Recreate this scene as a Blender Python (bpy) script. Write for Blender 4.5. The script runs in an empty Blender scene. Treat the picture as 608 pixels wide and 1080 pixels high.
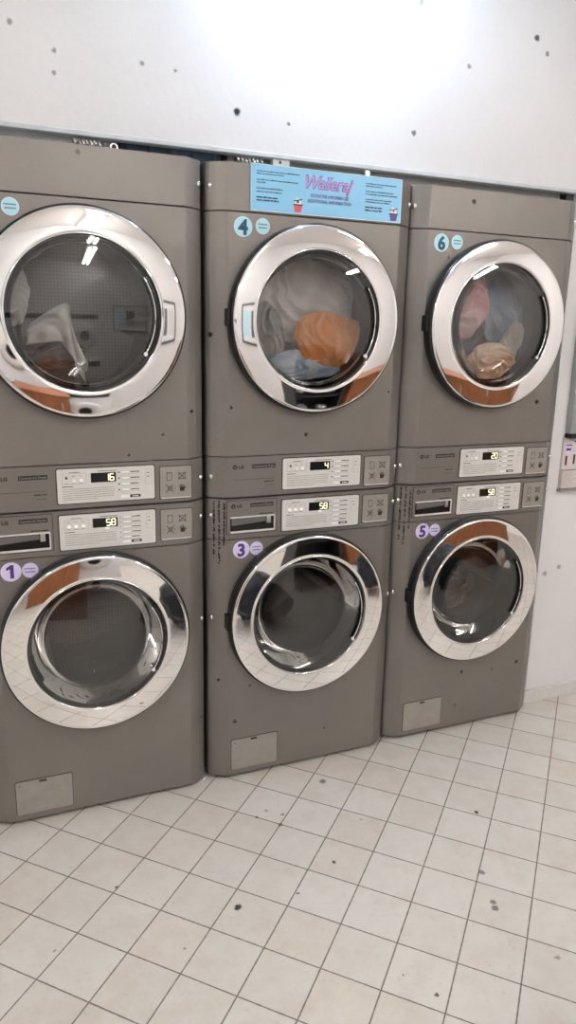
import bpy, bmesh, math, random
from mathutils import Vector, Matrix, noise
random.seed(7)
C = bpy.context.scene.collection
PI = math.pi

# ------------------------------------------------------------------ camera
cam_d = bpy.data.cameras.new('camera'); cam = bpy.data.objects.new('camera', cam_d); C.objects.link(cam)
cam_d.sensor_fit = 'VERTICAL'; cam_d.sensor_height = 36; cam_d.sensor_width = 36*608/1080
cam_d.lens = 775.17/1080*36; cam_d.clip_start = .02
MR = Matrix(((0.923072152681471, 0.07259213073779253, -0.37771442055995474),
             (-0.38406759926732953, 0.22689857513708173, -0.894991126097791),
             (0.020733550998927177, 0.971209256111014, 0.23732404157030862))).to_4x4()
cam.matrix_world = Matrix.Translation((-0.64307, -2.1544, 1.51346)) @ MR
bpy.context.scene.camera = cam

# ------------------------------------------------------------------ materials
class NT:
    def __init__(s, name):
        s.m = bpy.data.materials.new(name); s.m.use_nodes = True
        s.t = s.m.node_tree; s.N = s.t.nodes; s.L = s.t.links
        s.b = s.N['Principled BSDF']; s.out = s.N['Material Output']
    def n(s, typ, **kw):
        x = s.N.new(typ)
        for k, v in kw.items(): setattr(x, k, v)
        return x
    def l(s, a, b): s.L.new(a, b)
    def math(s, op, a, b=None, c=None, clamp=False):
        x = s.n('ShaderNodeMath', operation=op, use_clamp=clamp)
        for i, v in enumerate((a, b, c)):
            if v is None: continue
            if isinstance(v, (int, float)): x.inputs[i].default_value = v
            else: s.l(v, x.inputs[i])
        return x.outputs[0]
    def mix(s, fac, a, b):
        x = s.n('ShaderNodeMix', data_type='RGBA')
        for sock, v in ((x.inputs[0], fac), (x.inputs[6], a), (x.inputs[7], b)):
            if isinstance(v, (int, float)): sock.default_value = v
            elif isinstance(v, tuple): sock.default_value = (*v, 1)
            else: s.l(v, sock)
        return x.outputs[2]
    def pos(s):
        return s.n('ShaderNodeNewGeometry').outputs['Position']
    def noise(s, vec, scale, detail=3, rough=.55):
        x = s.n('ShaderNodeTexNoise'); x.inputs['Scale'].default_value = scale
        x.inputs['Detail'].default_value = detail; x.inputs['Roughness'].default_value = rough
        s.l(vec, x.inputs['Vector']); return x.outputs['Fac']
    def ramp(s, v, a, b):
        x = s.n('ShaderNodeMapRange'); x.inputs[1].default_value = a; x.inputs[2].default_value = b
        s.l(v, x.inputs[0]); return x.outputs[0]
    def spots(s, pts, flatten):
        """dirt specks with their own shape: pts = (a, b, radius); flatten zeroes one axis"""
        p = s.n('ShaderNodeVectorMath', operation='MULTIPLY'); s.l(s.pos(), p.inputs[0]); p.inputs[1].default_value = flatten
        w = s.n('ShaderNodeTexNoise'); w.inputs['Scale'].default_value = 90; s.l(p.outputs[0], w.inputs['Vector'])
        w2 = s.n('ShaderNodeVectorMath', operation='SCALE'); s.l(w.outputs['Color'], w2.inputs[0]); w2.inputs['Scale'].default_value = .012
        a = s.n('ShaderNodeVectorMath', operation='ADD'); s.l(p.outputs[0], a.inputs[0]); s.l(w2.outputs[0], a.inputs[1])
        off = Vector((.006, .006, .006)); acc = None
        for (x, y, r, k) in pts:
            q = Vector((x, 0, y)) if flatten[1] == 0 else Vector((x, y, 0))
            d = s.n('ShaderNodeVectorMath', operation='DISTANCE'); s.l(a.outputs[0], d.inputs[0]); d.inputs[1].default_value = q+off
            v = s.math('MULTIPLY', s.math('SUBTRACT', 1.0, s.math('MULTIPLY', d.outputs['Value'], 1/r)), 2.2, clamp=True)
            v = s.math('MULTIPLY', v, k)
            acc = v if acc is None else s.math('MAXIMUM', acc, v)
        return acc

def simple(name, col, rough=.5, metal=0.0, emit=None, strength=0, var=0.06, scale=30, coat=0, bump=0):
    m = NT(name); p = m.pos()
    f = m.ramp(m.noise(p, scale), .3, .7)
    c = m.mix(f, tuple(x*(1-var) for x in col), tuple(min(1, x*(1+var)) for x in col))
    m.l(c, m.b.inputs['Base Color']); m.b.inputs['Roughness'].default_value = rough; m.b.inputs['Metallic'].default_value = metal
    m.b.inputs['Coat Weight'].default_value = coat
    if emit:
        m.b.inputs['Emission Color'].default_value = (*emit, 1); m.b.inputs['Emission Strength'].default_value = strength
    if bump:
        bn = m.n('ShaderNodeBump'); bn.inputs['Strength'].default_value = bump; bn.inputs['Distance'].default_value = .002
        m.l(m.noise(p, scale*3), bn.inputs['Height']); m.l(bn.outputs[0], m.b.inputs['Normal'])
    return m.m

M = {}
def body_mat(name, col):
    m = NT(name); p = m.pos()
    n1 = m.ramp(m.noise(p, 6, 4), .3, .7); n2 = m.ramp(m.noise(p, 220, 3), .3, .7)
    c = m.mix(n1, tuple(x*.95 for x in col), tuple(x*1.05 for x in col))
    c = m.mix(m.math('MULTIPLY', n2, .35), c, tuple(x*.78 for x in col))
    n3 = m.ramp(m.noise(p, 40, 5, .7), .66, .8)
    c = m.mix(m.math('MULTIPLY', n3, .3), c, (.09, .075, .06))
    pts = [(0.013, 1.502, .009, 1), (0.0697, 1.2858, .006, .9), (0.3234, 1.1959, .008, 1), (0.6203, 1.3289, .006, .9), (-0.1436, 1.2112, .005, .9),
           (-0.0529, 1.2768, .007, 1), (-0.2465, 1.1529, .005, .9), (1.2588, 1.2842, .010, 1), (0.915, 1.9455, .010, 1), (0.0859, 0.2186, .008, .8),
           (0.032, 0.3765, .007, .9), (0.1398, 0.3436, .007, .6), (0.4259, 0.1242, .006, .6), (0.8305, 1.7664, .007, .6), (-0.3556, 1.9629, .007, .6),
           (1.0211, 0.2402, .009, .8), (1.1668, 0.2278, .008, .5), (1.2868, 0.2409, .010, .8), (1.0027, 0.1016, .006, .6), (-0.0743, 1.8525, .004, .6),
           (1.2713, 1.6821, .02, .35), (-0.0245, 0.2442, .006, .7)]
    s = m.spots(pts, (1, 0, 1)); c = m.mix(s, c, (.012, .011, .01))
    m.l(c, m.b.inputs['Base Color']); m.b.inputs['Metallic'].default_value = .55; m.b.inputs['Roughness'].default_value = .42
    bn = m.n('ShaderNodeBump'); bn.inputs['Strength'].default_value = .12; bn.inputs['Distance'].default_value = .001
    m.l(m.noise(p, 400, 2), bn.inputs['Height']); m.l(bn.outputs[0], m.b.inputs['Normal'])
    return m.m
M['body'] = body_mat('graphite_paint', (.243, .221, .202))
M['body_lite'] = simple('pale_graphite_plate', (.36, .335, .305), .45, .4)
M['groove'] = simple('dark_groove', (.03, .028, .026), .6)
M['print'] = simple('dark_print', (.025, .023, .02), .6)
M['print_mid'] = simple('grey_print', (.13, .12, .115), .6)
M['panel'] = simple('silver_panel', (.74, .72, .69), .35, .1, var=.03)
M['panel_lite'] = simple('white_key', (.95, .95, .95), .3)
M['print_soft'] = simple('soft_print', (.38, .36, .34), .6)
M['logo_red'] = simple('dark_logo', (.03, .028, .028), .6)
M['chrome'] = simple('chrome', (.93, .91, .90), .035, 1.0, var=.01)
M['chrome_edge'] = simple('chrome_edge', (.95, .95, .95), .12, 1.0, var=.01)
M['black'] = simple('gloss_black_rim', (.018, .018, .018), .22)
M['rubber'] = simple('dark_rubber', (.022, .022, .024), .5)
M['steel'] = simple('brushed_steel', (.62, .60, .58), .35, 1.0)
M['display'] = simple('display_black', (.01, .01, .01), .2)
M['led'] = simple('display_digits', (.9, .88, .6), .4, emit=(1, .93, .6), strength=.6)
M['led_key'] = simple('lit_key', (.95, .95, .95), .4, emit=(1, 1, 1), strength=.35)
M['st_blue'] = simple('light_blue_sticker', (.50, .80, .90), .5, var=.03)
M['st_teal'] = simple('teal_ink', (.004, .075, .12), .5)
M['st_lilac'] = simple('lilac_sticker', (.74, .68, .90), .5, var=.03)
M['st_purple'] = simple('purple_ink', (.085, .03, .22), .5)
M['st_rim'] = simple('sticker_rim', (.68, .86, .92), .5)
M['banner'] = simple('banner_blue', (.27, .60, .84), .35, var=.05, scale=8)
M['ink'] = simple('navy_ink', (.02, .04, .10), .5)
M['logo_p'] = simple('logo_lilac', (.50, .34, .68), .5)
M['logo_o'] = simple('logo_outline', (.20, .13, .36), .5)
M['ink_p'] = simple('plum_ink', (.10, .08, .28), .5)
M['red'] = simple('basket_red', (.75, .12, .16), .5)
M['white'] = simple('white_plastic', (.85, .85, .85), .4)
M['lint_metal'] = simple('soffit_edge', (.62, .65, .66), .5)
M['dark_duct'] = simple('blue_grey_duct', (.09, .14, .20), .5, .3)
M['grey_duct'] = simple('brown_grey_duct', (.40, .38, .36), .55, .2)
M['foil'] = simple('silver_foil', (.75, .75, .74), .25, .9, bump=.5)
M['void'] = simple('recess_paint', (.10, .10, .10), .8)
M['marker'] = simple('black_marker', (.012, .012, .012), .6)
M['wood'] = None

def wall_mat():
    m = NT('white_wall_paint'); p = m.pos()
    n1 = m.ramp(m.noise(p, 2.2, 4), .3, .7); n2 = m.ramp(m.noise(p, 60, 4, .7), .3, .7)
    c = m.mix(n1, (.78, .765, .76), (.84, .83, .825)); c = m.mix(m.math('MULTIPLY', n2, .15), c, (.68, .66, .65))
    pts = [(0.1131, 2.1347, .013, 1), (0.5183, 2.4644, .010, .5), (1.1703, 2.4873, .013, .9), (1.2199, 2.4463, .010, .7), (0.7144, 2.1463, .010, .8), (0.2781, 2.121, .008, .8),
           (0.4467, 2.4201, .006, .6), (0.5238, 2.358, .006, .5), (0.9069, 2.365, .009, .6), (-0.1615, 2.2221, .008, .6), (-0.3936, 2.2205, .008, .6), (-0.3965, 2.1664, .008, .6),
           (-0.0688, 2.2162, .007, .6), (-0.5001, 2.2719, .009, .6), (1.3591, 0.3064, .016, .8), (1.4533, 0.5729, .014, .5), (1.525, 0.5939, .012, .5), (0.7152, 2.5174, .012, .6)]
    c = m.mix(m.spots(pts, (1, 0, 1)), c, (.02, .02, .025))
    m.l(c, m.b.inputs['Base Color']); m.b.inputs['Roughness'].default_value = .5
    bn = m.n('ShaderNodeBump'); bn.inputs['Strength'].default_value = .25; bn.inputs['Distance'].default_value = .002
    m.l(m.noise(p, 45, 4), bn.inputs['Height']); m.l(bn.outputs[0], m.b.inputs['Normal'])
    return m.m
M['wall'] = wall_mat()
M['ceil'] = simple('ceiling_white', (.84, .82, .80), .7, var=.02)
M['base'] = simple('white_skirting_tile', (.72, .70, .67), .3, var=.05)

def floor_mat():
    m = NT('floor_tiles'); p = m.pos()
    s, a, ox, oy = 0.152797, -0.7913459, 0.143253, -0.070014
    def dot(vx, vy, o):
        d = m.n('ShaderNodeVectorMath', operation='DOT_PRODUCT'); m.l(p, d.inputs[0]); d.inputs[1].default_value = (vx/s, vy/s, 0)
        return m.math('SUBTRACT', d.outputs['Value'], o)
    ca, sa = math.cos(a), math.sin(a)
    i = dot(ca, sa, (ox*ca+oy*sa)/s); j = dot(sa, -ca, (ox*sa-oy*ca)/s)
    def edge(v):                                     # distance to nearest joint, in tiles
        fr = m.math('FRACT', v); return m.math('MINIMUM', fr, m.math('SUBTRACT', 1.0, fr))
    w = m.math('MULTIPLY', m.math('SUBTRACT', m.noise(p, 70, 3), .5), .014)
    e = m.math('ADD', m.math('MINIMUM', edge(i), edge(j)), w)
    grout = m.math('SUBTRACT', 1.0, m.ramp(e, .008, .016))
    cid = m.n('ShaderNodeCombineXYZ'); m.l(m.math('FLOOR', i), cid.inputs[0]); m.l(m.math('FLOOR', j), cid.inputs[1])
    wn = m.n('ShaderNodeTexWhiteNoise', noise_dimensions='2D'); m.l(cid.outputs[0], wn.inputs['Vector'])
    wn2 = m.n('ShaderNodeTexWhiteNoise', noise_dimensions='3D'); m.l(cid.outputs[0], wn2.inputs['Vector'])
    c = m.mix(wn.outputs['Value'], (.60, .55, .49), (.66, .635, .585))
    c = m.mix(m.math('MULTIPLY', m.math('GREATER_THAN', wn2.outputs['Value'], .8), .6), c, (.62, .53, .46))
    n1 = m.ramp(m.noise(p, 14, 5, .65), .3, .75); c = m.mix(m.math('MULTIPLY', n1, .75), c, (.71, .69, .64)); n0 = m.ramp(m.noise(p, 9, 4, .6), .52, .7); c = m.mix(m.math('MULTIPLY', n0, .55), c, (.60, .52, .46))
    n2 = m.ramp(m.noise(p, 55, 5, .75), .58, .72); c = m.mix(m.math('MULTIPLY', n2, .55), c, (.46, .40, .34))
    n3 = m.ramp(m.noise(p, 120, 4, .7), .70, .76); c = m.mix(m.math('MULTIPLY', n3, .55), c, (.25, .21, .17))
    pts = [(-0.0952, -0.5654, .0125, 1), (0.3657, -0.1258, .015, .75), (0.2254, -0.5029, .008, .95), (0.0778, -0.5769, .006, .8), (0.1411, -0.289, .009, .7), (0.1662, -0.2432, .008, .6),
           (0.1245, -0.2065, .007, .6), (0.084, -0.2271, .008, .8), (0.7654, -0.4602, .010, 1), (0.6097, -0.6958, .012, .7), (0.5578, -0.822, .0125, .75), (0.567, -0.802, .011, .7), (0.2554, -0.9931, .007, .9),
           (0.5992, -1.0142, .009, .5), (0.2105, -0.9159, .005, .6), (-0.3874, -0.3721, .007, .8), (-0.567, -0.5356, .006, .5), (-0.2634, -0.6451, .005, .7), (0.3933, -0.3558, .006, .5)]
    c = m.mix(m.math('MULTIPLY', grout, .9), c, (.14, .12, .105))
    c = m.mix(m.spots(pts, (1, 1, 0)), c, (.03, .028, .026))
    m.l(c, m.b.inputs['Base Color'])
    m.l(m.math('ADD', m.math('MULTIPLY', grout, .4), .3), m.b.inputs['Roughness'])
    bn = m.n('ShaderNodeBump'); bn.inputs['Strength'].default_value = .4; bn.inputs['Distance'].default_value = .0015
    m.l(m.math('SUBTRACT', m.math('MULTIPLY', m.noise(p, 40, 4), .3), grout), bn.inputs['Height']); m.l(bn.outputs[0], m.b.inputs['Normal'])
    return m.m
M['floor'] = floor_mat()

def glass_mat(name, tint, ior, base=0.0):
    m = NT(name)
    fr = m.n('ShaderNodeFresnel'); fr.inputs['IOR'].default_value = ior
    tr = m.n('ShaderNodeBsdfTransparent'); tr.inputs['Color'].default_value = (*tint, 1)
    gl = m.n('ShaderNodeBsdfGlossy'); gl.inputs['Roughness'].default_value = .02
    mx = m.n('ShaderNodeMixShader'); m.l(m.math('ADD', fr.outputs[0], base, clamp=True), mx.inputs[0]); m.l(tr.outputs[0], mx.inputs[1]); m.l(gl.outputs[0], mx.inputs[2])
    m.l(mx.outputs[0], m.out.inputs['Surface']); return m.m
M['glass'] = glass_mat('door_glass', (.93, .91, .89), 1.5, .07)
M['bowl'] = glass_mat('bowl_glass', (.94, .94, .94), 1.45, .0)

def wood_mat():
    m = NT('brown_wood'); p = m.pos()
    sc = m.n('ShaderNodeVectorMath', operation='MULTIPLY'); m.l(p, sc.inputs[0]); sc.inputs[1].default_value = (14, 14, 1.2)
    f = m.ramp(m.noise(sc.outputs[0], 2.5, 5), .3, .7)
    m.l(m.mix(f, (.24, .075, .025), (.40, .15, .05)), m.b.inputs['Base Color']); m.b.inputs['Roughness'].default_value = .4
    return m.m
M['wood'] = wood_mat()

def drum_mat():
    m = NT('perforated_drum'); tc = m.n('ShaderNodeTexCoord'); sp = m.n('ShaderNodeSeparateXYZ'); m.l(tc.outputs['Object'], sp.inputs[0])
    def cell(v): return m.math('SUBTRACT', m.math('FRACT', m.math('MULTIPLY', v, 85)), .5)
    x, y = cell(m.math('ADD', sp.outputs[0], sp.outputs[1])), cell(m.math('SUBTRACT', sp.outputs[2], sp.outputs[1]))
    d = m.math('SQRT', m.math('ADD', m.math('MULTIPLY', x, x), m.math('MULTIPLY', y, y)))
    h = m.math('LESS_THAN', d, .22)
    m.l(m.mix(h, (.22, .20, .19), (.12, .11, .105)), m.b.inputs['Base Color']); m.b.inputs['Metallic'].default_value = .7; m.b.inputs['Roughness'].default_value = .38
    return m.m
M['drum'] = drum_mat()

def cloth_mat(name, col, col2, scale=9):
    m = NT(name); p = m.pos()
    f = m.ramp(m.noise(p, scale, 3), .38, .62); c = m.mix(f, col, col2)
    m.l(c, m.b.inputs['Base Color']); m.b.inputs['Roughness'].default_value = .9
    m.b.inputs['Sheen Weight'].default_value = .3
    bn = m.n('ShaderNodeBump'); bn.inputs['Strength'].default_value = .5; bn.inputs['Distance'].default_value = .004
    m.l(m.noise(p, 70, 4), bn.inputs['Height']); m.l(bn.outputs[0], m.b.inputs['Normal'])
    return m.m

# ------------------------------------------------------------------ mesh builder
class MB:
    def __init__(s): s.v = []; s.f = []; s.mi = []; s.mats = []; s.sm = []
    def mat(s, key):
        if key not in s.mats: s.mats.append(key)
        return s.mats.index(key)
    def add(s, vs, fs, key, smooth=False):
        o = len(s.v); k = s.mat(key); s.v += [tuple(v) for v in vs]
        for f in fs: s.f.append([o+i for i in f]); s.mi.append(k); s.sm.append(smooth)
        return s
    def box(s, x0, x1, y0, y1, z0, z1, key):
        vs = [(x, y, z) for x in (x0, x1) for y in (y0, y1) for z in (z0, z1)]
        return s.add(vs, [(0, 1, 3, 2), (4, 6, 7, 5), (0, 4, 5, 1), (2, 3, 7, 6), (0, 2, 6, 4), (1, 5, 7, 3)], key)
    def poly(s, pts, y0, y1, key):            # outline in x,z extruded along y (y0 in front)
        n = len(pts)
        vs = [(x, y0, z) for x, z in pts]+[(x, y1, z) for x, z in pts]
        fs = [list(range(n)), list(range(2*n-1, n-1, -1))]+[(i, i+n, (i+1) % n+n, (i+1) % n) for i in range(n)]
        return s.add(vs, fs, key)
    def rrect(s, x0, x1, z0, z1, r, y0, y1, key):
        p = []
        for cx, cz, a in ((x1-r, z0+r, -90), (x1-r, z1-r, 0), (x0+r, z1-r, 90), (x0+r, z0+r, 180)):
            for k in range(5): t = math.radians(a+k*22.5); p.append((cx+r*math.cos(t), cz+r*math.sin(t)))
        return s.poly(p, y0, y1, key)
    def disc(s, cx, cz, r, y0, y1, key, n=40):
        return s.poly([(cx+r*math.cos(2*PI*k/n), cz+r*math.sin(2*PI*k/n)) for k in range(n)], y0, y1, key)
    def frame(s, x0, x1, z0, z1, t, y0, y1, key):
        s.box(x0, x1, y0, y1, z0, z0+t, key); s.box(x0, x1, y0, y1, z1-t, z1, key)
        s.box(x0, x0+t, y0, y1, z0+t, z1-t, key); return s.box(x1-t, x1, y0, y1, z0+t, z1-t, key)
    def line(s, a, b, w, y0, y1, key):        # a stroke in the x,z plane
        a, b = Vector((a[0], a[1])), Vector((b[0], b[1])); d = (b-a).normalized(); n = Vector((-d.y, d.x))*w/2
        return s.poly([tuple(a-n), tuple(b-n), tuple(b+n), tuple(a+n)], y0, y1, key)
    def lathe(s, prof, cx, cz, key, n=128, a0=0, a1=2*PI, smooth=True):   # (r, y) about a y axis
        full = abs(a1-a0-2*PI) < 1e-6; m = n if full else n+1; vs = []; fs = []
        for k in range(m):
            t = a0+(a1-a0)*k/n
            for r, y in prof: vs.append((cx+r*math.cos(t), y, cz+r*math.sin(t)))
        P = len(prof)
        for k in range(n):
            k2 = (k+1) % m
            for i in range(P-1): fs.append((k*P+i, k*P+i+1, k2*P+i+1, k2*P+i))
        return s.add(vs, fs, key, smooth)
    def tube(s, path, r, key, n=10):
        path = [Vector(p) for p in path]; vs = []; fs = []
        for i, p in enumerate(path):
            t = (path[min(i+1, len(path)-1)]-path[max(i-1, 0)]).normalized()
            u = t.cross(Vector((0, 0, 1)));  u = t.cross(Vector((1, 0, 0))) if u.length < .1 else u
            u.normalize(); w = t.cross(u)
            for k in range(n): a = 2*PI*k/n; vs.append(p+(u*math.cos(a)+w*math.sin(a))*r)
        for i in range(len(path)-1):
            for k in range(n): fs.append((i*n+k, i*n+(k+1) % n, (i+1)*n+(k+1) % n, (i+1)*n+k))
        fs += [list(range(n))[::-1], [(len(path)-1)*n+k for k in range(n)]]
        return s.add(vs, fs, key, True)
    def text(s, body, x, z, size, y, key, align='LEFT', offset=0, shear=0, width=None, depth=.0003, rot=0):
        cu = bpy.data.curves.new('t', 'FONT'); cu.body = body; cu.size = size; cu.align_x = align; cu.offset = offset; cu.shear = shear
        cu.extrude = depth; cu.resolution_u = 3
        o = bpy.data.objects.new('t', cu); C.objects.link(o); bpy.context.view_layer.update()
        me = bpy.data.meshes.new_from_object(o.evaluated_get(bpy.context.evaluated_depsgraph_get()))
        k = 1.0
        if width:
            xs = [v.co.x for v in me.vertices]; k = width/max(1e-6, max(xs)-min(xs))
        ca, sa = math.cos(rot), math.sin(rot)
        vs = [(x+(v.co.x*k)*ca-v.co.y*sa, y-v.co.z, z+(v.co.x*k)*sa+v.co.y*ca) for v in me.vertices]
        s.add(vs, [tuple(p.vertices) for p in me.polygons], key)
        bpy.data.objects.remove(o); bpy.data.curves.remove(cu); bpy.data.meshes.remove(me); return s
    def words(s, x, z, w, h, y, key, rng, gap=.35):  # a line of print too small to read
        e = x+w
        while x < e-h:
            l = min(rng.uniform(1.5, 6)*h, e-x); s.box(x, x+l, y-.0003, y, z, z+h*rng.uniform(.8, 1.1), key); x += l+gap*h
        return s
    def mesh(s, name, dz=0):
        me = bpy.data.meshes.new(name); me.from_pydata([(v[0], v[1], v[2]-dz) for v in s.v], [], s.f)
        for k in s.mats: me.materials.append(M[k])
        me.polygons.foreach_set('material_index', s.mi); me.polygons.foreach_set('use_smooth', s.sm)
        bm = bmesh.new(); bm.from_mesh(me); bmesh.ops.recalc_face_normals(bm, faces=bm.faces); bm.to_mesh(me); bm.free()
        me.update(); return me

def link(name, me, parent=None, loc=(0, 0, 0), bevel=0):
    o = bpy.data.objects.new(name, me); C.objects.link(o); o.location = loc
    if parent: o.parent = parent
    if bevel:
        b = o.modifiers.new('bevel', 'BEVEL'); b.width = bevel; b.segments = 2; b.limit_method = 'ANGLE'; b.angle_limit = math.radians(35)
    return o
def tag(o, label=None, cat=None, group=None, kind=None):
    if label: o['label'] = label
    if cat: o['category'] = cat
    if group: o['group'] = group
    if kind: o['kind'] = kind
    return o
def empty(name, loc, label, cat, group=None, rz=0):
    o = bpy.data.objects.new(name, None); C.objects.link(o); o.location = loc; o.rotation_euler = (0, 0, rz); o.empty_display_size = .1
    return tag(o, label, cat, group)
def struct(name, mb, bevel=0): return tag(link(name, mb.mesh(name), bevel=bevel), kind='structure')

# ------------------------------------------------------------------ the setting
WY = .085; X0, X1, Y0, ZC = -3.2, 4.6, -4.8, 2.85
struct('floor', MB().box(X0, X1, Y0, 1.25, -.1, 0, 'floor'))
struct('ceiling', MB().box(X0-.1, X1+.1, Y0-.1, 1.35, ZC, ZC+.1, 'ceil'))
wb = MB(); ZL = 2.035; XL, XR = -.74, 1.415
wb.box(X0, X1, WY, WY+.075, ZL, ZC, 'wall'); wb.box(XR, X1, WY, WY+.12, 0, ZL, 'wall'); wb.box(X0, XL, WY, WY+.12, 0, ZL, 'wall')
struct('wall_back', wb)
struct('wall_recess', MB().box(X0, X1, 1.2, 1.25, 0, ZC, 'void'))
struct('wall_left', MB().box(X0-.1, X0, Y0, 1.25, 0, ZC, 'wall'))
struct('wall_right', MB().box(X1, X1+.1, Y0, 1.25, 0, ZC, 'wall'))
struct('wall_front', MB().box(X0, X1, Y0-.1, Y0, 0, ZC, 'wall'))
bb = MB(); x = XR-.012
while x < X1: bb.box(x, min(x+.298, X1), WY-.012, WY, 0, .058, 'base'); x += .3
struct('baseboard_back', bb, bevel=.002)
struct('trim_1', MB().box(XL, XR, WY-.004, WY+.03, ZL-.013, ZL, 'lint_metal'), bevel=.002)     # metal edge under the bulkhead

# ------------------------------------------------------------------ machines
W = .686; CX = .337; ZD = 1.549; ZW = .588
PROF = [(0, .12), (0, .045), (.003, .036), (.010, .029), (.026, .017), (.042, .0075), (.052, .002), (.0575, 0)]
PROF = PROF+[(W-x, y) for x, y in PROF[::-1]]
def strip(z0, z1, hole=None):
    """a front panel: the rounded plan profile between two heights, with a round hole if asked"""
    mb = MB(); n = len(PROF)
    for i in range(n-1):
        (xa, ya), (xb, yb) = PROF[i], PROF[i+1]
        if i == n//2-1 and hole:
            cz, r = hole; ang = set(2*PI*k/96 for k in range(96))
            for X, Z in ((xa, z0), (xa, z1), (xb, z0), (xb, z1)): ang.add(math.atan2(Z-cz, X-CX) % (2*PI))
            ang = sorted(ang); vs = []
            for t in ang:
                c, s = math.cos(t), math.sin(t)
                k = min([((xb if c > 0 else xa)-CX)/c if abs(c) > 1e-9 else 9, ((z1 if s > 0 else z0)-cz)/s if abs(s) > 1e-9 else 9])
                vs += [(CX+k*c, ya, cz+k*s), (CX+r*c, ya, cz+r*s), (CX+r*c, ya+.05, cz+r*s)]
            m = len(ang)
            mb.add(vs, [f for j in range(m) for f in ((3*j, 3*j+1, 3*((j+1) % m)+1, 3*((j+1) % m)), (3*j+1, 3*j+2, 3*((j+1) % m)+2, 3*((j+1) % m)+1))], 'body')
        else: mb.add([(xa, ya, z0), (xb, yb, z0), (xb, yb, z1), (xa, ya, z1)], [(0, 1, 2, 3)], 'body', False)
    if not hole:
        mb.add([(x, y, z0) for x, y in PROF], [tuple(range(n))], 'body'); mb.add([(x, y, z1) for x, y in PROF], [tuple(range(n))], 'body')
    else:
        for z in (z0, z1):
            vs = [(x, y, z) for x, y in PROF]+[(x, y+.012 if y < .1 else y, z) for x, y in PROF]
            mb.add(vs, [(i, i+1, i+1+n, i+n) for i in range(n-1)], 'body')
    me_bm = mb; return me_bm
def welded(mb):
    me = mb
    return me
def shell(z0, z1):
    mb = MB(); a, b, y0, y1, t = .002, W-.002, .122, .735, .004
    mb.box(a, a+t, y0, y1, z0, z1, 'body'); mb.box(b-t, b, y0, y1, z0, z1, 'body'); mb.box(a, b, y1-t, y1, z0, z1, 'body')
    mb.box(a, b, y0, y1, z1-t, z1, 'body'); return mb.box(a, b, y0, y1, z0, z0+t, 'body')

RO = .275
def door_parts(cz, washer):
    P = {}
    P['outer_rim'] = MB().lathe([(.262, .001), (.282, .0005), (.2835, -.006), (.2835, -.030), (.281, -.038), (.2765, -.042), (.272, -.040)], CX, cz, 'black')
    k = 9; ring = [(.2775, -.034), (.2773, -.0405), (.2758, -.0440)]+[(.2740-(.2740-.2105)*i/k, -.0452-.0041*i/k-.0004*math.sin(PI*i/k)) for i in range(k+1)]+[(.2090, -.0485), (.2080, -.040)]
    P['chrome_ring'] = MB().lathe(ring, CX, cz, 'chrome', 160)
    rim = MB().lathe([(.2110, -.045), (.2100, -.0505), (.2080, -.0515), (.2062, -.049), (.2055, -.036)], CX, cz, 'chrome_edge', 128)
    P['inner_rim'] = rim
    P['gasket'] = MB().lathe([(.207, -.040), (.199, -.036), (.190, -.018), (.186, .020), (.182, .055), (.190, .075), (.214, .10)] if washer else [(.207, -.040), (.2035, -.036), (.201, -.015), (.200, .020), (.202, .06), (.214, .10)], CX, cz, 'rubber')
    P['door_glass'] = MB().lathe([(.2065-.206*i/16, -.0425-.013*math.cos(PI/2*(1-i/16))**.9 if i else -.0425) for i in range(17)], CX, cz, 'glass', 96)
    P['glass_bowl'] = MB().lathe([(.196, -.034), (.186, -.01), (.172, .03), (.158, .058), (.130, .074), (.08, .082), (.03, .085), (.0005, .0855)] if washer else
                                 [(.204, -.034), (.199, -.01), (.193, .010), (.180, .020), (.10, .026), (.0005, .027)], CX, cz, 'bowl', 96)
    h = MB(); a = math.radians(33)
    h.lathe([(.2030, -.0475), (.1975, -.0560), (.1915, -.0535), (.1905, -.040)], CX, cz, 'black', 24, -a, a)
    h.tube([(CX+.1895*math.cos(t), -.0555, cz+.1895*math.sin(t)) for t in [(-a+2*a*i/20) for i in range(21)]], .0018, 'chrome_edge', 8)
    h.poly([(CX+.1895*math.cos(-a)+.006*math.cos(2*PI*i/16), cz+.1895*math.sin(-a)+.006*math.sin(2*PI*i/16)) for i in range(16)], -.0575, -.050, 'chrome_edge')
    P['door_handle'] = h
    hg = MB().rrect(CX-.2905, CX-.272, cz-.022, cz+.030, .004, -.030, .0, 'black')
    P['hinge'] = hg
    return P
def drum(cz):
    mb = MB().lathe([(.214, .10), (.255, .105), (.262, .13), (.262, .60)], CX, cz, 'drum', 72)
    mb.lathe([(.262, .60), (.20, .60), (.0005, .6002)], CX, cz, 'drum', 72)
    for k in range(3):
        a = PI/2+2*PI*k/3+.4; c, s = math.cos(a), math.sin(a); n = Vector((-s, 0, c)); r = Vector((c, 0, s)); ctr = Vector((CX, 0, cz))
        vs = []
        for y in (.14, .58):
            for (w, d) in ((-.04, .262), (-.014, .205), (.014, .205), (.04, .262)): vs.append(ctr+r*d+n*w+Vector((0, y, 0)))
        mb.add(vs, [(0, 1, 2, 3), (7, 6, 5, 4), (0, 4, 5, 1), (1, 5, 6, 2), (2, 6, 7, 3)], 'steel')
    return mb
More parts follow.
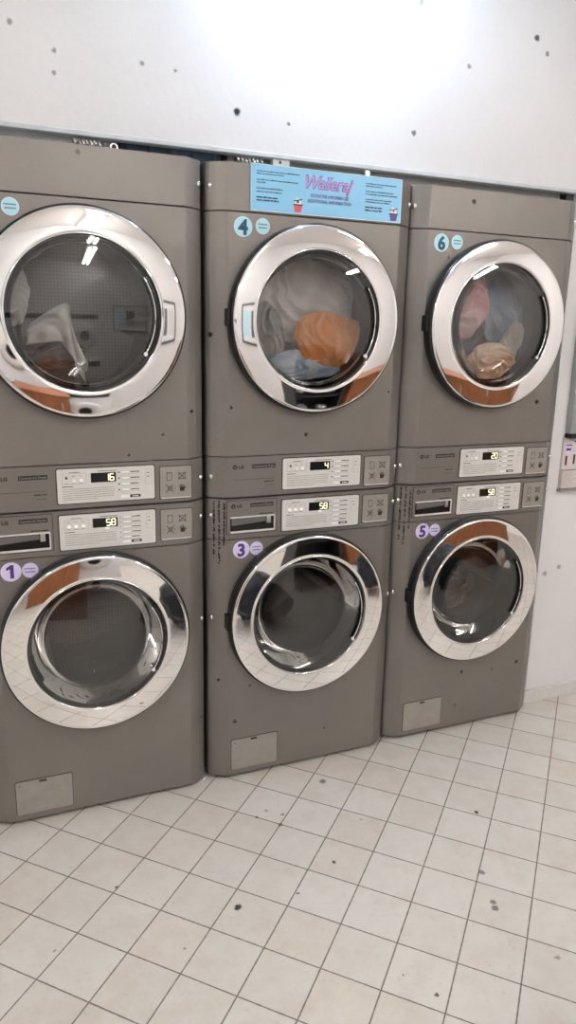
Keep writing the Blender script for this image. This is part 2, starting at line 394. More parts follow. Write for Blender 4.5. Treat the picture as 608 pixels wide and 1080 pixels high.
def screws(zs):
    mbs = []
    for z in zs:
        for sx in (.010, W-.010):
            y = .027; s = 1 if sx > .3 else -1; mb = MB()
            n = 14; vs = []
            nrm = Vector((s*.75, -.66, 0)); u = Vector((.66, s*.75, 0)); c = Vector((sx, y, z))
            for (r, d) in ((.0085, -.001), (.0085, .002), (.006, .0045), (.0006, .0052)):
                for k in range(n): t = 2*PI*k/n; vs.append(c+nrm*d+u*r*math.cos(t)+Vector((0, 0, 1))*r*math.sin(t))
            mb.add(vs, [(i*n+k, i*n+(k+1) % n, (i+1)*n+(k+1) % n, (i+1)*n+k) for i in range(3) for k in range(n)], 'chrome_edge', True); mbs.append(mb)
    return mbs
def control_plate(z0, z1, washer):
    rng = random.Random(3 if washer else 4); x0, x1 = .243, .524; mb = MB(); y = -.0035
    mb.rrect(x0-.003, x1+.003, z0-.003, z1+.003, .006, -.0012, .001, 'groove')
    mb.rrect(x0, x1, z0, z1, .005, y, .001, 'panel'); h = z1-z0
    # key box with three keys
    bx0, bx1, bz0, bz1 = x0+.014, x0+.082, z1-.044, z1-.013
    mb.frame(bx0, bx1, bz0, bz1, .0007, y-.0004, y, 'print_soft'); mb.words(x0+.034, z1-.011, .03, .0018, y, 'print', rng)
    for k in range(3):
        kx = bx0+.0095+k*.0205
        mb.words(kx-.002, bz1-.009, .009, .0022, y, 'print_soft', rng)
        if washer or k: mb.rrect(kx-.001, kx+.008, bz0+.006, bz0+.0135, .003, y-.0012, y, 'led_key' if washer or k == 2 else 'panel_lite')
        else: mb.disc(kx+.003, bz1-.013, .0035, y-.0006, y, 'print')
        mb.words(kx-.003, bz0+.0012, .011, .0018, y, 'print_soft', rng)
    mb.words(x0+.115, z1-.0105, .055, .0018, y, 'print', rng)
    mb.words(x0+.014, z1-.0525, .03, .0022, y, 'print', rng)
    for k in range(6):
        mb.words(x0+.014, z1-.060-k*.0062, .148 if k < 5 else .10, .0020, y, 'print_soft', rng)
    if washer: mb.rrect(x0+.130, x0+.142, z1-.0485, z1-.0435, .002, y-.001, y, 'led_key')
    rows = 5 if washer else 4; pitch = .0155 if washer else .0175
    for k in range(rows):
        z = z1-.012-k*pitch
        mb.rrect(x0+.183, x0+.207, z-.0075, z, .001, y-.0006, y, 'panel_lite'); mb.frame(x0+.183, x0+.207, z-.0075, z, .0006, y-.0009, y, 'print_soft')
        mb.words(x0+.210, z-.005, .026, .0026, y, 'print', rng)
        mb.disc(x0+.1755, z-.004, .0024 if not washer else .0014, y-.0008, y, 'st_teal' if not washer else 'print', 12)
        mb.box(x0+.183, x0+.238, y-.0003, y, z-.0100, z-.0095, 'print_soft')
    mb.rrect(x0+.181, x0+.206, z0+.008, z0+.016, .001, y-.0012, y, 'panel_lite'); mb.rrect(x0+.207, x0+.238, z0+.008, z0+.016, .001, y-.0008, y, 'print')
    mb.words(x0+.214, z0+.0105, .018, .0026, y-.001, 'panel_lite', rng)
    mb.frame(x1-.028, x1-.008, z1-.056, z1-.010, .0006, y-.0004, y, 'print_soft')
    for dz in (.022, .033): mb.words(x1-.023, z1-dz, .009, .002, y, 'print', rng)
    return mb
SEG = {'0': 'abcdef', '1': 'bc', '2': 'abged', '3': 'abgcd', '4': 'fgbc', '5': 'afgcd', '6': 'afgedc', '8': 'abcdefg'}
def display(z1, txt):
    x0 = .243+.095; xe = x0+.072; zt = z1-.0145; zb = zt-.028; y = -.0048; mb = MB()
    mb.rrect(x0, xe, zb, zt, .0015, y, -.003, 'display')
    w, hh, t = .0105, .019, .0030; X = xe-.004-len(txt)*(w+.0035); Z = zb+.0045
    for ch in txt:
        P = {'a': (X, Z+hh, X+w, Z+hh), 'g': (X, Z+hh/2, X+w, Z+hh/2), 'd': (X, Z, X+w, Z), 'f': (X, Z+hh/2, X, Z+hh), 'e': (X, Z, X, Z+hh/2), 'b': (X+w, Z+hh/2, X+w, Z+hh), 'c': (X+w, Z, X+w, Z+hh/2)}
        for s_ in SEG[ch]: a = P[s_]; mb.line((a[0], a[1]), (a[2], a[3]), t, y-.0004, y, 'led')
        X += w+.0045
    return mb
def icon_plate(z0, z1):
    mb = MB(); x0, x1 = .541, .639; y = -.002
    mb.rrect(x0-.002, x1+.002, z0-.002, z1+.002, .003, -.0008, .001, 'groove'); mb.rrect(x0, x1, z0, z1, .002, y, .001, 'body_lite')
    mb.box(x0+.004, x1-.004, y-.002, y, z0+.001, z0+.004, 'panel')  # highlight along the bottom lip, put in as a pale bar
    k = 'print'; t = .0014; q = y-.0004
    a, b, s = x0+.030, z1-.030, .010                           # page, crossed shirt, crossed circle, hand
    mb.frame(a-.009, a+.007, b-.012, b+.012, t, q, y, k)
    mb.line((a-.009, b+.006), (a-.004, b+.012), t, q, y, k)
    a2 = x0+.068
    mb.frame(a2-s, a2+s, b-.009, b+.009, t, q, y, k)
    for sg in (1, -1): mb.line((a2-.013, b-.011*sg), (a2+.013, b+.011*sg), t*1.3, q-.0002, y, k)
    c = z0+.032
    for sg in (1, -1): mb.line((a-.012, c-.012*sg), (a+.011, c+.012*sg), t*1.3, q-.0002, y, k)
    for i in range(6): u = 2*PI*i/6; v = 2*PI*(i+1)/6; mb.line((a+.007*math.cos(u), c+.007*math.sin(u)), (a+.007*math.cos(v), c+.007*math.sin(v)), t, q, y, k)
    mb.line((a+.011, c), (a+.016, c), t, q, y, k)
    mb.rrect(a2-.007, a2+.007, c-.010, c+.003, .003, q, y, k)
    for i, (dx, l) in enumerate(((-.0055, .008), (-.002, .012), (.0018, .011), (.0053, .008))): mb.line((a2+dx, c), (a2+dx*1.4, c+l), .0026, q, y, k)
    mb.line((a2+.006, c-.004), (a2+.012, c+.002), .0026, q, y, k)
    return mb
def brand(x, z, y, mb, words):
    mb.disc(x+.006, z+.0055, .0075, y-.0006, y, 'logo_red', 24)
    mb.line((x+.0055, z+.0085), (x+.0055, z+.0025), .0013, y-.001, y-.0006, 'body_lite'); mb.line((x+.0055, z+.003), (x+.009, z+.003), .0013, y-.001, y-.0006, 'body_lite')
    mb.text('LG', x+.0175, z+.0008, .0145, y, 'logo_red', offset=.0008)
    mb.rrect(x+.063, x+.142, z-.0005, z+.0125, .001, y-.0006, y, 'print')
    mb.text(words, x+.066, z+.0028, .0095, y-.0007, 'body_lite', width=.073)
    return mb
def number_sticker(txt, x, z, bg, ink):
    mb = MB().disc(x, z, .0285, -.0008, 0, 'st_rim' if bg == 'st_blue' else bg); mb.disc(x, z, .0265, -.0010, 0, bg)
    if txt == '1':
        return mb.poly([(x-.003, z-.0195), (x+.0075, z-.0195), (x+.0075, z+.0205), (x-.001, z+.0205), (x-.013, z+.0125), (x-.013, z+.004), (x-.003, z+.009)], -.0013, 0, ink)
    return mb.text(txt, x, z-.0205, .057, -.0013, ink, 'CENTER', offset=.0022)
def small_sticker(x, z, bg, ink, seed):
    mb = MB().disc(x, z, .0225, -.0008, 0, 'st_rim' if bg == 'st_blue' else bg); mb.disc(x, z, .0205, -.0010, 0, bg); rng = random.Random(seed)
    
    for zz, hw in ((z+.003, .016), (z-.0065, .0135)):
        q = x-hw
        while q < x+hw-.002: mb.box(q, q+.0021, -.0013, -.0010, zz+rng.choice((0, .0008)), zz+rng.choice((.0036, .0042)), ink); q += .0031
    return mb

cache = {}
def part(name, key, builder, parent, dz, bevel=0, label=None):
    k = (name, key)
    if k not in cache: cache[k] = builder().mesh(name, dz)
    o = link(name, cache[k], parent, bevel=bevel)
    if label: o['label'] = label
    return o

def machine_door(root, cz, washer, dz):
    P = door_parts(cz, washer); key = 'w' if washer else 'd'
    d = part('door', key, lambda: P['chrome_ring'], root, dz, label='polished chrome door ring')
    for n in ('outer_rim', 'inner_rim', 'gasket', 'door_glass', 'glass_bowl', 'door_handle', 'hinge'):
        part(n, key, lambda n=n: P[n], d, dz)
    return d

def make_dryer(x, y, digits, number, label):
    dz = 1.0005; r = empty('tumble_dryer', (x, y, dz), label, 'tumble dryer', 'tumble dryers on the upper row')
    part('cabinet', 'd', lambda: shell(1.003, 1.978), r, dz)
    part('front_panel', 'd', lambda: strip(1.1345, 1.8485, (ZD, .235)), r, dz)
    part('top_panel', 'd', lambda: strip(1.8525, 1.981), r, dz, .003)
    part('control_panel', 'd', lambda: (lambda mb: (brand(.076, 1.094, 0, mb, 'Commercial Dryer'), mb.box(.078, .215, -.0004, 0, 1.0585, 1.0595, 'print'),
         mb.words(.180, 1.048, .034, .003, 0, 'print', random.Random(2)), mb.words(.185, 1.035, .026, .003, 0, 'print_mid', random.Random(5)), mb)[-1])(strip(1.0035, 1.1315)), r, dz, .0015)
    part('seal_strip', 'd', lambda: MB().box(.01, W-.01, .03, .13, 1.1315, 1.1345, 'groove'), r, dz)
    part('seal_strip', 'd2', lambda: MB().box(.01, W-.01, .03, .13, 1.8485, 1.8525, 'groove'), r, dz)
    part('control_plate', 'd', lambda: control_plate(1.019, 1.120, False), r, dz)
    part('display', 'd'+digits, lambda: display(1.120, digits), r, dz)
    part('icon_plate', 'd', lambda: icon_plate(1.014, 1.113), r, dz)
    part('drum', 'd', lambda: drum(ZD), r, dz)
    for i, _ in enumerate(screws((1.918, 1.07, 1.5))[:4]): part('screw', 'd%d' % i, lambda i=i: screws((1.918, 1.07))[i], r, dz)
    machine_door(r, ZD, False, dz)
    part('number_sticker', 'd'+number, lambda: number_sticker(number, .104, 1.810, 'st_blue', 'st_teal'), r, dz, label='light blue round sticker with the number '+number)
    part('small_sticker', 'd', lambda: small_sticker(.165, 1.815, 'st_blue', 'st_teal', 11), r, dz, label='small light blue round sticker')
    return r

def make_washer(x, y, digits, number, label, scribble):
    r = empty('washing_machine', (x, y, 0), label, 'washing machine', 'washing machines on the lower row'); dz = 0
    part('cabinet', 'w', lambda: shell(.02, .998), r, dz)
    part('front_panel', 'w', lambda: strip(.016, .8635, (ZW, .235)), r, dz)
    part('control_panel', 'w', lambda: strip(.8665, .9975), r, dz, .0015)
    part('seal_strip', 'w', lambda: MB().box(.01, W-.01, .03, .13, .8635, .8665, 'groove'), r, dz)
    part('control_plate', 'w', lambda: control_plate(.880, .984, True), r, dz)
    part('display', 'w'+digits, lambda: display(.984, digits), r, dz)
    part('icon_plate', 'w', lambda: icon_plate(.884, .980), r, dz)
    def drawer():
        mb = MB(); x0, x1, z0, z1 = .056, .224, .884, .991
        mb.rrect(x0-.002, x1+.002, z0-.002, z1+.002, .003, -.0006, .001, 'groove'); mb.rrect(x0, x1, z0, z1, .003, -.0022, .001, 'body'); y = -.0022
        brand(.070, .969, y, mb, 'Commercial Washer')
        mb.words(.165, .9435, .050, .0035, y, 'print', random.Random(8))
        a, b, c, d = .066, .217, .894, .937
        mb.rrect(a, b, c-.002, d, .004, y-.0003, y, 'display')
        mb.rrect(a, b, d-.001, d+.003, .0012, y-.004, y, 'panel'); mb.rrect(a, b, c-.006, c-.001, .0015, y-.005, y, 'panel')
        mb.rrect(b-.003, b+.0005, c-.004, d, .0012, y-.004, y, 'panel')
        mb.add([(a+.004, y-.0006, d-.003), (b-.03, y-.0006, d-.003), (b-.03, y-.0006, d-.018), (a+.004, y-.0006, d-.026)], [(0, 1, 2, 3)], 'print_mid')
        mb.box(b-.028, b-.014, y-.003, y, d-.024, d-.001, 'steel'); return mb
    part('detergent_drawer', 'w', drawer, r, dz, label='drawer front with dark handle slot')
    part('drum', 'w', lambda: drum(ZW), r, dz)
    for i in range(4): part('screw', 'w%d' % i, lambda i=i: screws((.945, .60))[i], r, dz)
    machine_door(r, ZW, True, dz)
    if number != '': part('number_sticker', 'w'+number, lambda: number_sticker(number, .104, .829, 'st_lilac', 'st_purple'), r, dz, label='lilac round sticker with the number '+number)
    part('small_sticker', 'w', lambda: small_sticker(.156, .829, 'st_lilac', 'st_purple', 12), r, dz, label='small lilac round sticker')
    def flap():
        mb = MB().rrect(.070, .242, .034, .152, .006, -.0008, .001, 'groove'); mb.rrect(.072, .240, .036, .150, .005, -.003, .001, 'body_lite')
        mb.box(.142, .164, -.0036, -.002, .140, .147, 'groove'); return mb.disc(.084, .137, .002, -.0036, -.002, 'groove', 12)
    part('filter_cover', 'w', flap, r, dz, label='paler rectangular service flap')
    for fx in (.06, W-.06):
        for fy in (.12, .66):
            part('foot', 'w%g%g' % (fx, fy), lambda fx=fx, fy=fy: MB().add([(fx+.022*math.cos(2*PI*k/16), fy+.022*math.sin(2*PI*k/16), z) for z in (0, .021) for k in range(16)],
                 [tuple(range(16)), tuple(range(31, 15, -1))]+[(k, (k+1) % 16, (k+1) % 16+16, k+16) for k in range(16)], 'rubber'), r, dz)
    part('plinth', 'w', lambda: MB().box(.03, W-.03, .05, .70, .004, .02, 'rubber'), r, dz)
    if scribble:
        def sc():
            rng = random.Random(scribble); mb = MB()
            for col, (xx, za, zb) in enumerate(((.018, .805, .992), (.032, .785, .995), (.046, .845, .985))):
                yy = .0235 if col == 0 else (.0135 if col == 1 else .0055); z = zb
                while z > za:
                    if rng.random() < .85:
                        p = (xx+rng.uniform(-.003, .001), z); q = (xx+rng.uniform(0, .006), z-rng.uniform(-.002, .008))
                        if Vector((q[0]-p[0], q[1]-p[1])).length > .001: mb.line(p, q, rng.uniform(.0022, .0036), yy-.0035, yy, 'marker')
                        if rng.random() < .6: mb.line((xx-.002, z-.004), (xx+.004, z-.004+rng.uniform(-.002, .002)), .0022, yy-.0035, yy, 'marker')
                    z -= .0062
            return mb
        part('handwritten_note', 's%d' % scribble, sc, r, dz, label='three vertical rows of black handwriting')
    return r

XM = (-.697, .001, .694)
make_dryer(XM[0], 0, '16', '2', 'grey stacked dryer at far left, display reading 16, above machine 1')
make_dryer(XM[1], 0, '4', '4', 'grey stacked dryer number 4 in the middle, blue banner along its top')
make_dryer(XM[2], .012, '20', '6', 'grey stacked dryer number 6 on the right, display reading 20')
make_washer(XM[0], 0, '58', '1', 'grey washing machine number 1, leftmost on the tiled floor', 0)
make_washer(XM[1], 0, '58', '3', 'grey washing machine number 3 in the middle of the lower row', 21)
make_washer(XM[2], .012, '58', '5', 'grey washing machine number 5 at right, beside the white wall', 34)

# ------------------------------------------------------------------ banner taped over dryer 4
def banner():
    mb = MB(); x0, x1, z0, z1 = .126, .629, 1.856, 1.984; y = -.0035; rng = random.Random(9)
    mb.rrect(x0, x1, z0, z1, .002, y, -.0015, 'banner')
    mb.frame(x0, x1, z0, z1, .002, y-.0003, y, 'st_rim')
    for z, w in ((1.963, .138), (1.956, .086), (1.940, .130), (1.933, .028), (1.917, .082), (1.908, .078)): mb.words(x0+.018, z, w, .0028, y, 'ink', rng, .4)
    for z, w in ((1.892, .066), (1.884, .070)): mb.words(x0+.018, z, w, .0042, y, 'ink', rng, .4)
    rx = x1-.128
    for z, w in ((1.960, .108), (1.953, .058), (1.938, .096), (1.930, .112), (1.915, .092), (1.908, .086)): mb.words(rx, z, w, .0028, y, 'ink', rng, .4)
    for z, w in ((1.892, .060), (1.883, .062)): mb.words(rx, z, w, .0042, y, 'ink', rng, .4)
    cx = (x0+x1)/2+.002
    for off, key, yy in ((.0024, 'logo_o', y), (.0006, 'logo_p', y-.0007)):
        mb.text('Wašeraj', cx-.01, 1.932, .050, yy, key, 'CENTER', offset=off, shear=.35, width=.160)
    mb.text('DODATNE INFORMACIJE', cx, 1.9075, .0125, y, 'ink_p', 'CENTER', offset=.0004, width=.126)
    mb.text('ADDITIONAL INFORMATION', cx, 1.8925, .0125, y, 'ink_p', 'CENTER', offset=.0004, width=.146)
    for bx, bz, key in ((x0+.136, z0+.006, 'red'), (x1-.040, z0+.005, 'ink_p')):
        mb.poly([(bx+.004, bz), (bx+.024, bz), (bx+.028, bz+.018), (bx, bz+.018)], y-.0006, y, key)
        mb.poly([(bx-.001, bz+.018), (bx+.029, bz+.018), (bx+.029, bz+.022), (bx-.001, bz+.022)], y-.0008, y, 'ink')
        mb.poly([(bx+.002, bz+.022), (bx+.026, bz+.022), (bx+.022, bz+.034), (bx+.010, bz+.040), (bx+.004, bz+.032)], y-.0006, y, 'white')
        mb.line((bx, bz+.030), (bx+.027, bz+.036), .003, y-.0009, y, 'ink')
        mb.disc(bx+.013, bz+.029, .004, y-.0010, y, 'red' if key != 'red' else 'st_teal', 12)
    return mb
tag(link('information_banner', banner().mesh('information_banner'), loc=(0, 0, 0)), 'light blue information banner taped across the top of dryer 4', 'sign')

# ------------------------------------------------------------------ laundry tumbling inside the dryers
def laundry(name, c, rad, seed, mat, label, turn=1.2, amp=.5, fold=9, group=None):
    """a wrung lump of cloth: soft outline, folds that run in a curve across it"""
    bm = bmesh.new(); bmesh.ops.create_icosphere(bm, subdivisions=6, radius=1); sd = Vector((seed*3.1, seed*1.7, seed))
    for v in bm.verts:
        p = v.co.copy(); out = 1+.30*noise.noise(p*1.1+sd)+.10*noise.noise(p*3.3+sd)
        rr = math.hypot(p.x, p.z); a = turn*rr+seed
        u = p.x*math.cos(a)-p.z*math.sin(a); w = p.x*math.sin(a)+p.z*math.cos(a)
        wob = noise.noise(Vector((u*1.2, w*1.2, seed)))*1.6
        f = math.sin(fold*(u+.35*wob)); f = 1-abs(f)**.8*2
        g = noise.noise(Vector((u*5, w*1.6, seed*2.0)))
        k = math.sqrt(max(0, 1-min(1, rr)**2))*.8+.2
        y = p.y*(1+.25*noise.noise(p*2+sd))-(f*amp*.28+g*amp*.55)*k*(1 if p.y < 0 else .2)
        v.co = Vector((p.x*out*rad[0], y*rad[1], p.z*out*rad[2]))
    for f in bm.faces: f.smooth = True
    me = bpy.data.meshes.new(name); bm.to_mesh(me); bm.free()
    me.materials.append(mat); return tag(link(name, me, loc=c), label, 'laundry', group)
CM = {k: cloth_mat(*v) for k, v in {
    'orange': ('orange_cloth', (.92, .30, .05), (.95, .46, .16), 9), 'blue': ('blue_cloth', (.12, .34, .68), (.74, .82, .90), 8),
    'grey': ('grey_white_cloth', (.55, .52, .49), (.80, .77, .74), 7), 'pink': ('pink_cloth', (.78, .38, .44), (.84, .58, .60), 8),
    'steel': ('slate_blue_cloth', (.22, .32, .46), (.42, .50, .60), 8), 'tan': ('tan_cloth', (.80, .48, .28), (.92, .76, .60), 11),
    'olive': ('beige_cloth', (.60, .56, .46), (.78, .74, .66), 9), 'white': ('white_towel', (.78, .76, .74), (.9, .88, .86), 9), 'grey2': ('mid_grey_cloth', (.34, .32, .30), (.5, .48, .46), 9), 'plum': ('plum_cloth', (.40, .20, .28), (.36, .33, .40), 9)}.items()}
laundry('laundry_item', (.385, .150, 1.605), (.165, .036, .150), 1, CM['grey'], 'pale grey sheet swirling behind the glass of dryer 4', 1.6, 1.1, 9)
laundry('laundry_item', (.440, .080, 1.497), (.112, .030, .082), 2, CM['orange'], 'bright orange cloth tumbling in dryer 4', 1.0, 1.0, 6)
laundry('laundry_item', (.350, .092, 1.408), (.120, .024, .050), 3, CM['blue'], 'blue and white cloth at the bottom of dryer 4', 1.2, .8, 7)
laundry('laundry_item', (.225, .125, 1.500), (.070, .030, .095), 14, CM['grey2'], 'grey cloth at the lower left inside dryer 4', 1.8, 1.1, 8)
laundry('laundry_item', (.985, .115, 1.630), (.110, .030, .115), 4, CM['pink'], 'pink cloth in the upper left of dryer 6', 1.0, .9, 6)
laundry('laundry_item', (1.175, .150, 1.610), (.100, .028, .125), 5, CM['steel'], 'slate blue cloth in the upper middle of dryer 6', 1.0, .9, 6)
laundry('laundry_item', (1.075, .070, 1.425), (.095, .024, .068), 6, CM['tan'], 'tan cloth with swirled folds low in dryer 6', 2.6, 1.2, 9)
laundry('laundry_item', (.930, .150, 1.46), (.085, .034, .085), 7, CM['olive'], 'beige cloth at the left edge inside dryer 6', 2.4, 1.2, 8)
laundry('laundry_item', (1.235, .125, 1.470), (.075, .030, .100), 8, CM['olive'], 'beige cloth at the lower right inside dryer 6', 2.0, 1.1, 8)
laundry('laundry_item', (1.085, .250, 1.53), (.10, .030, .080), 9, CM['plum'], 'faded plum cloth in the middle of dryer 6', 1.5, .9, 7)
# a white towel falling in a loop in the leftmost dryer
tw = []
for i in range(26):
    t = i/25; tw.append(Vector((-.50+.19*t+.03*math.sin(5*t), .16, 1.49-.10*t*t+.055*math.sin(3.3*t))))
bm = bmesh.new(); rows = []
for i, p in enumerate(tw):
    t = i/25; w = .030+.025*math.sin(PI*min(1, t*1.3)); row = []
    for k in range(9):
        s_ = k/8-.5; row.append(bm.verts.new(p+Vector((.35*s_*w, .03*math.sin(9*t+6*s_)+.012*math.cos(20*s_), 2*s_*w))))
    rows.append(row)
for a, b in zip(rows, rows[1:]):
    for k in range(8): f = bm.faces.new((a[k], a[k+1], b[k+1], b[k])); f.smooth = True
me = bpy.data.meshes.new('laundry_item'); bm.to_mesh(me); bm.free(); me.materials.append(CM['white'])
o = tag(link('laundry_item', me), 'white towel looping low in the leftmost dryer', 'laundry'); sm = o.modifiers.new('s', 'SOLIDIFY'); sm.thickness = .006
laundry('laundry_item', (-.535, .18, 1.60), (.045, .04, .080), 10, CM['white'], 'white bundle at the left edge inside the leftmost dryer', 1.4, .4, 10)
laundry('laundry_item', (-.42, .25, 1.43), (.10, .05, .045), 12, cloth_mat('brown_cloth', (.13, .05, .03), (.24, .10, .06)), 'dark brown cloth at the bottom of the leftmost dryer', 1.4, .4, 10)
laundry('laundry_item', (1.02, .25, .52), (.15, .10, .11), 13, cloth_mat('dark_cloth', (.05, .045, .05), (.13, .11, .11)), 'dark wash load inside washing machine number 5', 1.8, .4, 12)

# ------------------------------------------------------------------ above the machines, in the opening
g = MB().box(-.735, -.245, .125, .30, 1.984, 2.033, 'lint_metal'); tag(link('cable_duct', g.mesh('cable_duct')), 'pale grey duct in the gap above the leftmost dryer', 'duct')
d = MB().box(-.215, .085, .15, .55, 1.984, 2.033, 'dark_duct')
for k in range(5): d.box(-.20+k*.065, -.185+k*.065, .135, .15, 1.984, 2.033, 'dark_duct')
tag(link('ventilation_duct', d.mesh('ventilation_duct')), 'dark blue ribbed duct in the gap between the left and middle dryers', 'duct')
g = MB().box(.10, 1.372, .128, .52, 1.984, 2.033, 'grey_duct'); tag(link('ventilation_duct', g.mesh('ventilation_duct')), 'brown grey duct in the gap above dryers 4 and 6', 'duct')
def foil(c, seed, l, label):
    rng = random.Random(seed); mb = MB(); pts = []
    for i in range(60): t = i/59; pts.append((c[0]-l/2+l*t, c[1]+.009*math.cos(t*44), c[2]+.012*math.sin(t*44)+rng.uniform(-.002, .002)))
    mb.tube(pts, .0048, 'foil', 8); tag(link('foil_hose', mb.mesh('foil_hose')), label, 'hose')
foil((-.315, .104, 2.008), 1, .075, 'crumpled silver hose poking out above the leftmost dryer')
foil((.160, .104, 2.008), 2, .085, 'crumpled silver hose at the top left of dryer 4')
tag(link('junction_box', MB().rrect(.232, .285, 1.985, 2.031, .004, .08+.012, .115, 'white').disc(.255, 2.014, .004, .090, .094, 'print', 12).mesh('junction_box')), 'small white box on top of dryer 4 beside the banner', 'box')
ey = MB(); ey.lathe([(.006, .10), (.011, .096), (.011, .106), (.006, .11)], -.243, 2.006, 'chrome_edge', 20); ey.disc(-.243, 2.006, .006, .100, .108, 'marker', 16)
tag(link('pipe_end', ey.mesh('pipe_end')), 'small round pipe end in the gap above the leftmost dryer', 'pipe')
tag(link('clip', MB().rrect(.515, .530, 1.9845, 2.006, .002, .03, .05, 'steel').mesh('clip')), 'small metal clip on the top edge of dryer 4', 'clip')
tag(link('gap_end_shade', MB().rrect(1.378, 1.412, 1.985, 2.03, .003, .10, .40, 'rubber').mesh('gap_end_shade')), 'black box standing in for the shaded right end of the gap above dryer 6', 'pipe')  # shade at the right end of the opening, built as a black block

# ------------------------------------------------------------------ payment terminal on the right wall
t = empty('payment_terminal', (1.47, WY, .92), 'wall mounted grey and beige payment terminal right of dryer 6', 'payment terminal')
M['term_grey'] = simple('terminal_grey', (.36, .38, .38), .4, .3); M['term_beige'] = simple('terminal_beige', (.60, .54, .50), .5); M['term_pink'] = simple('terminal_label', (.72, .62, .62), .5)
def tp(n, mb, b=.002): return link(n, mb.mesh(n), t, bevel=b)
tp('housing', MB().box(.008, .42, -.030, 0, .232, .72, 'term_grey'))
tp('shelf_lip', MB().rrect(.006, .42, .214, .232, .006, -.038, 0, 'marker'))
tp('screen', MB().rrect(.06, .36, .33, .62, .01, -.034, -.030, 'display'), 0)
lp = MB().box(0, .42, -.010, 0, .087, .212, 'term_pink'); y = -.0102
lp.rrect(.012, .040, .150, .186, .003, y-.001, y, 'st_lilac'); lp.box(.014, .037, y-.002, y, .163, .172, 'st_purple'); lp.box(.012, .042, y-.0015, y, .182, .186, 'st_purple')
lp.text('1', .006, .106, .050, y-.001, 'marker', offset=.002)
lp.text('1', .046, .110, .050, y-.001, 'marker', offset=.002)
lp.rrect(.046, .072, .165, .205, .003, y-.001, y, 'panel'); lp.words(.052, .196, .018, .005, y-.001, 'marker', random.Random(1))
tp('label_panel', lp, 0)
lb = MB().box(0, .42, -.018, 0, .012, .084, 'term_beige'); lb.box(-.004, .424, -.024, 0, 0, .009, 'grey_duct')
for k in range(12): a0 = PI*.2+k*PI*.12; lb.line((.065+.012*math.cos(a0), .048+.012*math.sin(a0)), (.065+.012*math.cos(a0+PI*.12), .048+.012*math.sin(a0+PI*.12)), .002, -.0195, -.018, 'panel_lite')
tp('lower_box', lb, 0)

# ------------------------------------------------------------------ lights of the room
M['tube'] = simple('lamp_diffuser', (1, 1, 1), .5, emit=(1, .965, .93), strength=24, var=0)
M['spot'] = simple('bulb_glass', (1, 1, 1), .5, emit=(.62, .78, 1), strength=140, var=0)
def ceiling_lamp(x, y, rz, label):
    r = empty('ceiling_lamp', (x, y, ZC-.07), label, 'ceiling lamp', 'tube lamps on the ceiling', rz)
    link('housing', MB().box(-.63, .63, -.11, .11, .03, .07, 'white').mesh('housing'), r, bevel=.004)
    for s in (-.05, .05):
        link('tube', MB().tube([(-.60, s, .008), (.60, s, .008)], .02, 'tube', 12).mesh('tube'), r)
        for e in (-.61, .61): link('end_cap', MB().box(e-.012, e+.012, s-.024, s+.024, -.014, .03, 'white').mesh('end_cap'), r)
ceiling_lamp(.25, -2.65, PI/2, 'tube lamp on the ceiling nearest the middle machines')
ceiling_lamp(.32, -4.05, PI/2, 'tube lamp on the ceiling near the far wall')
ceiling_lamp(1.9, -1.9, PI/2, 'tube lamp on the ceiling right of centre')
ceiling_lamp(-1.9, -1.9, PI/2, 'tube lamp on the ceiling left of centre')
ceiling_lamp(3.2, -3.6, PI/2, 'tube lamp on the ceiling in the right far corner')
r = empty('wall_lamp', (.405, WY, 2.64), 'small round lamp high on the wall above dryer 4', 'wall lamp')
link('bracket', MB().disc(0, 0, .045, -.012, 0, 'white').box(-.008, .008, -.14, -.01, .02, .036, 'white').mesh('bracket'), r)
bm = bmesh.new(); bmesh.ops.create_uvsphere(bm, u_segments=24, v_segments=14, radius=.045); me = bpy.data.meshes.new('bulb'); bm.to_mesh(me); bm.free(); me.materials.append(M['spot']); link('bulb', me, r, loc=(0, -.14, 0))

# ------------------------------------------------------------------ furniture across the room (seen mirrored in the doors)
def cabinet(name, x, y, w, d, h, label, cat='cabinet'):
    r = empty(name, (x, y, 0), label, cat)
    link('body', MB().box(0, w, -d, -.02, .0, h-.03, 'wood').mesh('body'), r, bevel=.003)
    link('worktop', MB().box(-.02, w+.02, -d-.01, .01, h-.03, h, 'wood').mesh('worktop'), r, bevel=.003)
    n = max(1, round(w/.5))
    for k in range(n):
        dd = link('door', MB().box(k*w/n+.006, (k+1)*w/n-.006, -.02, 0, .06, h-.05, 'wood').mesh('door'), r, bevel=.002)
        link('handle', MB().tube([((k+.85)*w/n, .02, h-.25), ((k+.85)*w/n, .02, h-.12)], .006, 'steel').mesh('handle'), dd)
cabinet('wooden_counter', -.75, -2.55, .55, .5, .86, 'brown wooden counter opposite the left machines')
cabinet('wooden_counter', 2.0, -2.6, 1.5, .6, 1.0, 'brown wooden counter opposite the right machines')
def shelf(x, y, label):
    r = empty('storage_rack', (x, y, 0), label, 'rack')
    link('frame', MB().box(0, .03, -.4, 0, 0, 1.15, 'rubber').box(.62, .65, -.4, 0, 0, 1.15, 'rubber').box(0, .65, -.42, -.4, 0, 1.15, 'rubber').mesh('frame'), r)
    for z in (.1, .45, .8, 1.13): link('shelf', MB().box(.03, .62, -.4, 0, z, z+.02, 'rubber').mesh('shelf'), r)
shelf(1.25, -2.6, 'black open rack opposite dryer 4')
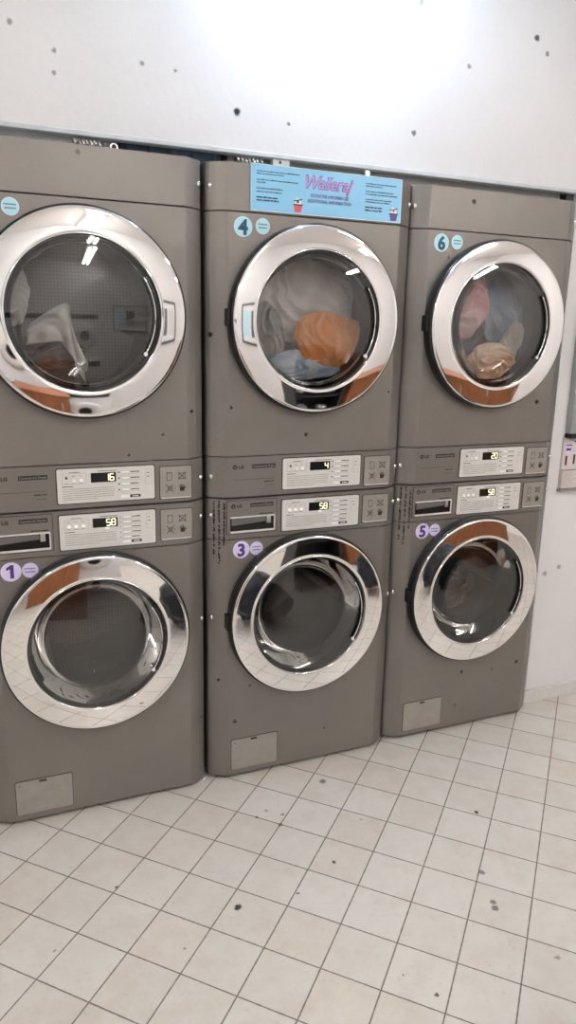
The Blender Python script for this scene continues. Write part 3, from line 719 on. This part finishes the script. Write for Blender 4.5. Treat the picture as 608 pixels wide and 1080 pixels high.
for i, (x, z) in enumerate(((1.38, .82), (1.575, .82), (1.77, .82), (1.42, .47), (1.7, .47))):
    laundry('folded_cloth', (x, -2.78, z+.072), (.072, .09, .05), 20+i, CM['white'], ['white bundle at the left of the rack top shelf', 'white bundle in the middle of the rack top shelf', 'white bundle at the right of the rack top shelf', 'white bundle at the left of the rack middle shelf', 'white bundle at the right of the rack middle shelf'][i])
def bag(c, rad, seed, label): o = laundry('laundry_bag', c, rad, seed, cloth_mat('black_bag%d' % seed, (.012, .012, .016), (.03, .03, .04)), label, 1.0, .2, 6); o['category'] = 'bag'
bag((1.75, -1.65, .24), (.20, .18, .20), 31, 'black bag on the floor beside the right counter')
bag((.50, -1.5, .22), (.22, .2, .20), 32, 'black bag on the floor in front of the middle machine')
def white_loader(x, label):
    r = empty('white_dryer', (x, -3.25, 0), label, 'dryer', 'tall white dryers across the room')
    link('body', MB().box(0, .62, -.60, 0, .01, 1.7, 'white').mesh('body'), r, bevel=.01)
    for z in (.42, 1.22):
        link('porthole', MB().lathe([(.21, .001), (.21, .02), (.10, .03), (.085, .02)], .31, z, 'panel', 40).disc(.31, z, .085, .001, .018, 'display').mesh('porthole'), r)
        link('control_strip', MB().box(.04, .58, .0, .006, z+.30, z+.38, 'print').mesh('control_strip'), r)
for i, x in enumerate((-1.65, -.98, -.28)): white_loader(x, ['leftmost tall white dryer with two portholes', 'middle tall white dryer with two portholes', 'rightmost tall white dryer with two portholes'][i])
nb = empty('notice_board', (1.0, Y0, 1.25), 'dark framed notice board on the far wall', 'notice board')
link('board', MB().box(0, .8, 0, .02, 0, .6, 'white').mesh('board'), nb); link('frame', MB().frame(-.02, .82, -.02, .62, .03, 0, .035, 'rubber').mesh('frame'), nb)
for k in range(3): link('sheet', MB().box(.06+k*.25, .26+k*.25, .02, .022, .1, .5, ['st_blue', 'print_mid', 'panel'][k]).mesh('sheet'), nb)

# ------------------------------------------------------------------ world and view
w = bpy.data.worlds.new('world'); bpy.context.scene.world = w; w.use_nodes = True
w.node_tree.nodes['Background'].inputs[0].default_value = (.8, .85, 1, 1); w.node_tree.nodes['Background'].inputs[1].default_value = .3
vs = bpy.context.scene.view_settings
vs.view_transform = 'Standard'; vs.look = 'None'; vs.gamma = 1; vs.use_curve_mapping = False; vs.exposure = .85
